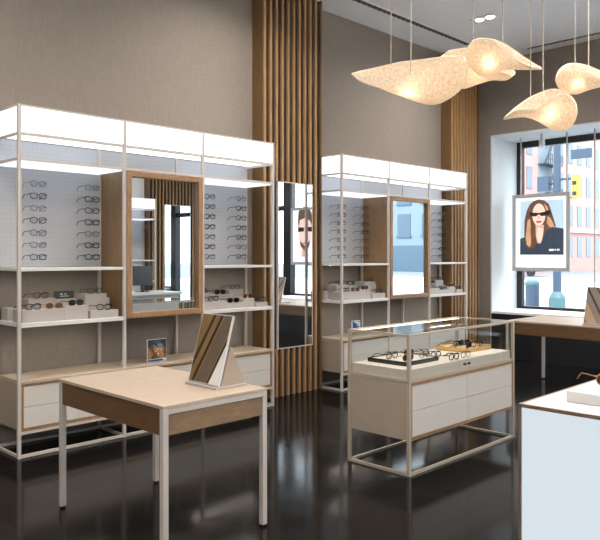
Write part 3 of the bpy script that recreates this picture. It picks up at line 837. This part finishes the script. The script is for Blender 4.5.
man = [man[0]] + [(mi, [(.5 + (u - .5) * 1.3, .52 + (v - .48) * 1.25) for u, v in p_]) for mi, p_ in man[1:]]
poster(3.85, 4.61, 1.28, 2.377, 9.5, man, 'framed poster of a man in glasses in the window, seen only in the pillar mirror', (.08, .92, .2, .95))
# single suspension rod further right and the little soffit spotlight
b = BM(); tube(b, [(1.6, 9.5, WZ0), (1.6, 9.5, WZ1)], .011, 8)
tag(obj('hanging_rod', b, WMET, None, (1.6, 9.5, WZ0)), 'thin white vertical rod from sill to soffit right of the poster', 'rod')
t = Thing('soffit_spotlight', 'small white spotlight under the window soffit above the poster', 'spotlight', (.90, 9.4, WZ1))
b = BM(); lathe(b, [(.02, WZ1 - .05), (.02, WZ1 - .0005)], (.90, 9.4), 12); t.part('stem', b, WHITE)
b = BM(); lathe(b, [(.034, WZ1 - .19), (.04, WZ1 - .18), (.04, WZ1 - .07), (.02, WZ1 - .0505)], (.90, 9.4), 16); t.part('lamp_head', b, WHITE)

# ------------------------------------------------------------------ pendant shades
Rv = Vector((math.cos(YAW), math.sin(YAW), 0)); Fv = Vector((-math.sin(YAW), math.cos(YAW), 0))
def resample(pts, n):
    out = []
    for i in range(n):
        k = i / (n - 1) * (len(pts) - 1); a = int(min(k, len(pts) - 2)); f_ = k - a
        P0 = Vector(pts[max(a - 1, 0)]); P1 = Vector(pts[a]); P2 = Vector(pts[a + 1]); P3 = Vector(pts[min(a + 2, len(pts) - 1)])
        out.append(.5 * ((2 * P1) + (P2 - P0) * f_ + (2 * P0 - 5 * P1 + 4 * P2 - P3) * f_ ** 2 + (3 * P1 - P0 - 3 * P2 + P3) * f_ ** 3))
    return out
def pendant(dist, rear, fold, front, depth, cords, bulb, label, W=9.0):
    """leaf-shaped sheet folded like a shell: rear rim, fold line and front rim, each with its own depth"""
    def world(px, py, off):
        d = dist + off
        return Vector((CAMX, 0, CAMH)) + Rv * ((px - 300) / FPX * d) + Fv * d + Vector((0, 0, (HY - py) / FPX * d))
    n, m = 26, 15
    A, B, C = resample(rear, n), resample(fold, n), resample(front, n)
    base = world(*bulb, -depth * .68); zlow = min(world(q[0], q[1], 0).z for q in fold)
    org = (base.x, base.y, zlow)
    t = Thing('pendant_lamp', label, 'pendant lamp', org, 'folded leaf pendant shades')
    b = BM(); rows = []
    for i in range(n):
        s = i / (n - 1); dd = depth * math.sin(PI * min(1, max(0, .06 + .9 * s))) ** .8
        row = []
        for j in range(m):
            u = j / (m - 1) * 2 - 1          # -1 front rim .. +1 rear rim
            e = abs(u) ** 1.9
            tgt = A[i] if u > 0 else C[i]
            q = B[i] + (tgt - B[i]) * e
            row.append(b.verts.new(world(q.x, q.y, dd * math.sin(u * PI / 2))))
        rows.append(row)
    for i in range(n - 1):
        for j in range(m - 1): b.faces.new((rows[i][j], rows[i + 1][j], rows[i + 1][j + 1], rows[i][j + 1]))
    edges = [[r_[k].co.copy() for r_ in rows] for k in (0, -1)]
    bmesh.ops.remove_doubles(b, verts=b.verts[:], dist=.0008)
    sh = t.part('lamp_shade', b, SHADE, smooth=True)
    md = sh.modifiers.new('thickness', 'SOLIDIFY'); md.thickness = .007; md.offset = 0
    b = BM()
    for e_ in edges: tube(b, e_, .0045, 6)
    t.part('shade_rim', b, RIMM, sh, smooth=True)
    b = BM(); c_ = base
    bmesh.ops.create_icosphere(b, subdivisions=2, radius=.013); bmesh.ops.translate(b, verts=b.verts[:], vec=c_)
    bl = t.part('bulb', b, BULB, smooth=True)
    for (px, py, off, r) in cords:
        p = world(px, py, off)
        b = BM(); tube(b, [p, (p.x, p.y, ZC - .001)], r, 6); t.part('cord', b, CORD)
    b = BM(); tube(b, [base, base + Vector((0, 0, .0)) + (world(cords[0][0], cords[0][1], cords[0][2]) - base)], .004, 6); t.part('lamp_holder', b, CORD)
    L = bpy.data.lights.new('bulb_light', 'POINT'); L.energy = W; L.color = (1, .94, .86); L.shadow_soft_size = .03
    o = bpy.data.objects.new('bulb_light', L); COL.objects.link(o); o.parent = t.o; o.location = base - Vector(org)
pendant(4.9,
    [(352, 73.5), (362, 71), (378, 67.5), (400, 62.5), (425, 59.5), (446, 56.5), (462, 56), (466, 62)],
    [(352, 74.5), (362, 82), (380, 88), (398, 95), (430, 104.5), (450, 98), (464, 84), (467, 64)],
    [(352, 74), (362, 81), (380, 87.5), (394, 85), (412, 74), (434, 61), (454, 56.5), (466, 63)],
    .22, [(411, 62, .12, .004), (391, 66, .15, .0025)], (408, 91), 'largest pale leaf pendant shade, leftmost, hanging against the taupe wall')
pendant(5.9,
    [(441, 57), (449, 51), (458, 49), (472, 49), (490, 56), (506, 66), (514, 71), (515, 73)],
    [(441, 58), (446, 72), (455, 85), (464, 88.5), (478, 84), (492, 80), (506, 80), (515, 74)],
    [(441, 57.5), (447, 62), (456, 64), (468, 64), (484, 66), (500, 72), (510, 76), (515, 73.5)],
    .2, [(473, 50, .1, .004)], (474, 70), 'pale leaf pendant shade mostly hidden behind the two larger shades')
pendant(5.5,
    [(468, 47), (473, 41), (480, 38.5), (492, 39.5), (505, 44), (518, 53), (530, 61), (542, 68.5)],
    [(467, 52), (467.5, 60), (472, 69), (483, 76.5), (498, 71), (512, 69.5), (528, 69.5), (542, 69.5)],
    [(468, 48), (473, 42), (480, 39.5), (492, 41), (504, 50), (515, 59), (528, 66), (542, 69)],
    .19, [(502.5, 43, .12, .004)], (489, 62), 'pale leaf pendant shade at the top middle pointing right toward the window')
pendant(4.7,
    [(504, 118.5), (514, 109), (524, 101.5), (535, 95), (552, 89.5), (566, 92), (575, 102), (577, 112)],
    [(504, 119.5), (514, 117.5), (526, 117), (538, 121), (553, 129.5), (566, 129.5), (574, 122), (577, 113)],
    [(504, 119), (514, 112), (526, 110), (538, 108), (552, 98), (564, 95), (574, 104), (577, 112.5)],
    .19, [(543, 91.5, .1, .004), (530.6, 97, .05, .0025)], (548, 113), 'lowest pale leaf pendant shade, its tip pointing left above the poster')
pendant(6.0,
    [(556, 78), (559, 70), (568, 64), (580, 64), (592, 67.5), (604, 73), (612, 78), (619, 82)],
    [(555.5, 80), (559, 88), (568, 93), (577, 94), (588, 90), (600, 87), (612, 85), (619, 83)],
    [(556, 79), (560, 73), (568, 67.5), (578, 68), (590, 74), (602, 79), (612, 81), (619, 82.5)],
    .2, [(588.6, 66, .1, .004), (575, 64, .05, .0025)], (577, 82), 'pale leaf pendant shade at the right edge cut by the frame')

# ------------------------------------------------------------------ street outside
GZ = -.1
PAVE = plain('pavement', (150, 154, 158), .85, vary=.04)
ROAD = plain('asphalt_pale', (122, 128, 136), .9, vary=.05)
PAINT = plain('road_paint', (244, 246, 248), .8, vary=0)
PINK = plain('pink_brick', (184, 140, 134), .9, vary=.1)
GREYB = plain('grey_stone', (120, 136, 146), .9, vary=.08)
PALEB = plain('pale_stone', (226, 214, 206), .9, vary=.05)
BWIN = plain('blue_window', (74, 96, 112), .3, vary=.1)
TEAL = plain('teal_steel', (64, 96, 102), .5, vary=.05)
NAVY = plain('navy_steel', (46, 64, 84), .5, vary=.05)
YEL = plain('signal_yellow', (196, 156, 62), .5, vary=0)
BLUE = plain('car_blue', (44, 90, 134), .3, vary=0)
b = BM(); box(b, -90, 90, WY + .11, 22.5, GZ - .2, GZ); struct('trim_7', b, PAVE)
b = BM(); box(b, -90, 90, 22.5, 90, GZ - .32, GZ - .12); struct('trim_8', b, ROAD)
b = BM()
for i in range(14): box(b, -22, 30, 23.6 + i * 1.5, 24.3 + i * 1.5, GZ - .1195, GZ - .115)
struct('trim_9', b, PAINT)
def building(name, label, x0, x1, y, h, mat, sx, sz, ww, wh, z_first=3.4, d=12):
    t = Thing(name, label, 'building', ((x0 + x1) / 2, y, GZ - .12))
    wl = t.box('facade', (x0, x1, y, y + d, GZ - .12, h), mat)
    n = int((x1 - x0) / sx); off = (x1 - x0 - n * sx) / 2
    z = z_first
    while z + wh < h - .5:
        for i in range(n):
            xc = x0 + off + (i + .5) * sx
            b = BM(); box(b, xc - ww / 2, xc + ww / 2, y - .06, y, z, z + wh); box(b, xc - ww / 2 - .1, xc + ww / 2 + .1, y - .14, y, z - .18, z - .0005)
            t.part('window', b, [BWIN])
        z += sz
    t.box('cornice', (x0 - .1, x1 + .1, y - .35, y, h - .4, h), PALEB)
    t.box('shopfront', (x0 + .5, x1 - .5, y - .1, y, GZ - .1, 2.4), BWIN)
    return t
t = Thing('brick_building', 'pink brick building with blue windows and a fire escape across the street', 'building', (-31, 75, GZ - .12))
BX = -25.0
t.box('facade', (BX - 12, BX, 54.6, 98, GZ - .12, 17), PINK)
for zi in range(5):
    for yi in range(19):
        yc = 56.2 + yi * 2.2; z = 1.25 + zi * 3.15
        if 62.2 < yc < 65.4: continue
        b = BM(); box(b, BX, BX + .05, yc - .55, yc + .55, z, z + 2.05); t.part('window', b, BWIN)
b = BM(); box(b, BX + .0005, BX + .4, 54.4, 98.2, 16.4, 17); t.part('cornice', b, PALEB)
b = BM(); box(b, BX + .0005, BX + .25, 54.6, 98, 3.75, 4.05); t.part('stone_band', b, PALEB)
b = BM()
for zi in range(4):
    z = 3.6 + zi * 3.15
    box(b, BX + .0005, BX + 1.1, 62.3, 65.3, z, z + .12); box(b, BX + 1.04, BX + 1.1, 62.3, 65.3, z + .95, z + 1.02); box(b, BX + 1.04, BX + 1.1, 62.3, 65.3, z + .45, z + .52)
    for k in range(9): box(b, BX + 1.04, BX + 1.1, 62.3 + k * .37, 62.36 + k * .37, z + .12, z + .95)
    tube(b, [(BX + .6, 62.5, z + .1), (BX + .6, 65.0, z + 3.2)], .14, 4)
t.part('fire_escape', b, NAVY)
b = BM(); box(b, BX, BX + .06, 62.4, 65.2, 1, 16); t.part('window_column', b, GREYB)
building('stone_building', 'pale stone building across the street reflected in the mirrors', -8.9, 18, 60, 15, PALEB, 2.8, 3.2, 1.4, 2.1)
building('stone_building', 'grey building across the street reflected in the pillar mirror', 18.2, 46, 58, 17, GREYB, 3.0, 3.3, 1.6, 2.2)
# traffic signal pole
px_, py_ = -2.95, 18.28
t = Thing('traffic_signal_pole', 'teal street pole on the pavement outside the window behind the poster', 'street pole', (px_, py_, GZ))
b = BM(); lathe(b, [(.24, GZ), (.26, GZ + .06), (.22, GZ + .1), (.21, GZ + .42), (.17, GZ + .5), (.115, GZ + .58)], (px_, py_), 16); t.part('pole_base', b, TEAL, smooth=False)
b = BM(); tube(b, [(px_, py_, GZ + .56), (px_, py_, 6.2)], [.11, .09], 12); t.part('pole', b, NAVY)
b = BM(); tube(b, [(px_, py_, 3.5), (px_ + .5, py_, 3.5)], .03, 8); tube(b, [(px_, py_, 3.0), (px_ + .5, py_, 3.0)], .03, 8); tube(b, [(px_, py_, 3.4), (px_ - .4, py_, 3.4)], .03, 8); t.part('bracket', b, NAVY)
t.box('signal_head', (px_ + .44, px_ + .60, py_ - .10, py_ + .10, 2.98, 3.58), YEL)
sg = t.o.children[-1]
for i, c in enumerate((E_BLACK, E_BLACK)):
    b = BM(); box(b, px_ + .47, px_ + .57, py_ - .13, py_ - .1005, 3.04 + i * .28, 3.14 + i * .28); t.part('signal_lens', b, c, sg)
t.box('walk_signal', (px_ - .52, px_ - .2, py_ - .1, py_ + .1, 3.2, 3.6), NAVY)
t.box('street_sign', (px_ + .4, px_ + .95, py_ - .05, py_ - .02, 4.0, 4.25), NAVY)
t.box('notice_board', (px_ - .5, px_ - .15, py_ - .06, py_ - .03, 2.5, 2.95), PALEB)
t = Thing('litter_bin', 'blue grey street bin on the pavement left of the teal pole', 'bin', (-3.72, 18.4, GZ))
b = BM(); lathe(b, [(.17, GZ), (.185, GZ + .04), (.19, GZ + .74)], (-3.72, 18.4), 14); t.part('bin_body', b, NAVY)
b = BM(); lathe(b, [(.2, GZ + .7405), (.2, GZ + .8), (.15, GZ + .86)], (-3.72, 18.4), 14); t.part('bin_lid', b, TEAL)
# parked cars on the far kerb
def make_car(x, y, mat, label):
    t = Thing('parked_car', label, 'car', (x, y, GZ - .12), 'cars parked across the street')
    z = GZ - .12
    prof = [(-2.1, .35), (-2.15, .75), (-1.2, .9), (-.7, 1.4), (.8, 1.42), (1.5, .95), (2.1, .85), (2.15, .4)]
    b = BM()
    A = [b.verts.new((x + u, y - .85, z + v)) for u, v in prof]; B = [b.verts.new((x + u, y + .85, z + v)) for u, v in prof]
    b.faces.new(A); b.faces.new(B[::-1]); k = len(prof)
    for i in range(k): b.faces.new((A[i], B[i], B[(i + 1) % k], A[(i + 1) % k]))
    t.part('body', b, mat, bevel=.06)
    b = BM(); poly(b, [(x - 1.0, y - .86, z + .93), (x + 1.3, y - .86, z + .96), (x + .75, y - .86, z + 1.33), (x - .65, y - .86, z + 1.33)]); bmesh.ops.solidify(b, geom=b.faces[:], thickness=.01)
    t.part('side_window', b, E_BLACK)
    for u in (-1.35, 1.35):
        b = BM(); lathe(b, [(.33, -.1), (.33, .1)], n=18); bmesh.ops.rotate(b, verts=b.verts[:], cent=(0, 0, 0), matrix=Matrix.Rotation(PI / 2, 3, 'X'))
        bmesh.ops.translate(b, verts=b.verts[:], vec=(x + u, y - .8, z + .33)); t.part('wheel', b, E_BLACK)
make_car(-11.0, 50, BLUE, 'bright blue car parked across the street right of the poster')
make_car(-21.5, 52, NAVY, 'dark blue car parked across the street under the poster')
make_car(12, 42, plain('car_white', (220, 224, 226), .3, vary=0), 'white car parked across the street, seen only in a mirror')

# ------------------------------------------------------------------ light
wd = bpy.data.worlds.new('daylight'); SC.world = wd; wd.use_nodes = True
bg = wd.node_tree.nodes['Background']; bg.inputs[0].default_value = (0.86, 0.93, 1.0, 1); bg.inputs[1].default_value = 4.6
S = bpy.data.lights.new('sun', 'SUN'); S.energy = 3.8; S.angle = math.radians(2); S.color = (1, .95, .88)
so = bpy.data.objects.new('sun', S); COL.objects.link(so); so.rotation_euler = (math.radians(48), 0, math.radians(38)); so.location = (0, -10, 30)

# ------------------------------------------------------------------ camera and view
cd = bpy.data.cameras.new('camera'); cam = bpy.data.objects.new('camera', cd); COL.objects.link(cam)
cam.location = (CAMX, 0, CAMH); cam.rotation_euler = (PI / 2, 0, YAW)
cd.sensor_width = 36; cd.lens = 36 * FPX / 600; cd.shift_y = -(270 - HY) / 600; cd.clip_end = 300; cd.clip_start = .02
SC.camera = cam
vs = SC.view_settings
vs.view_transform = 'Standard'; vs.look = 'None'; vs.gamma = 1; vs.use_curve_mapping = False; vs.exposure = 0.2
SC.cycles.use_denoising = True
SC.cycles.max_bounces = 10; SC.cycles.transparent_max_bounces = 24; SC.cycles.sample_clamp_indirect = 6
SC.cycles.caustics_reflective = False; SC.cycles.caustics_refractive = False
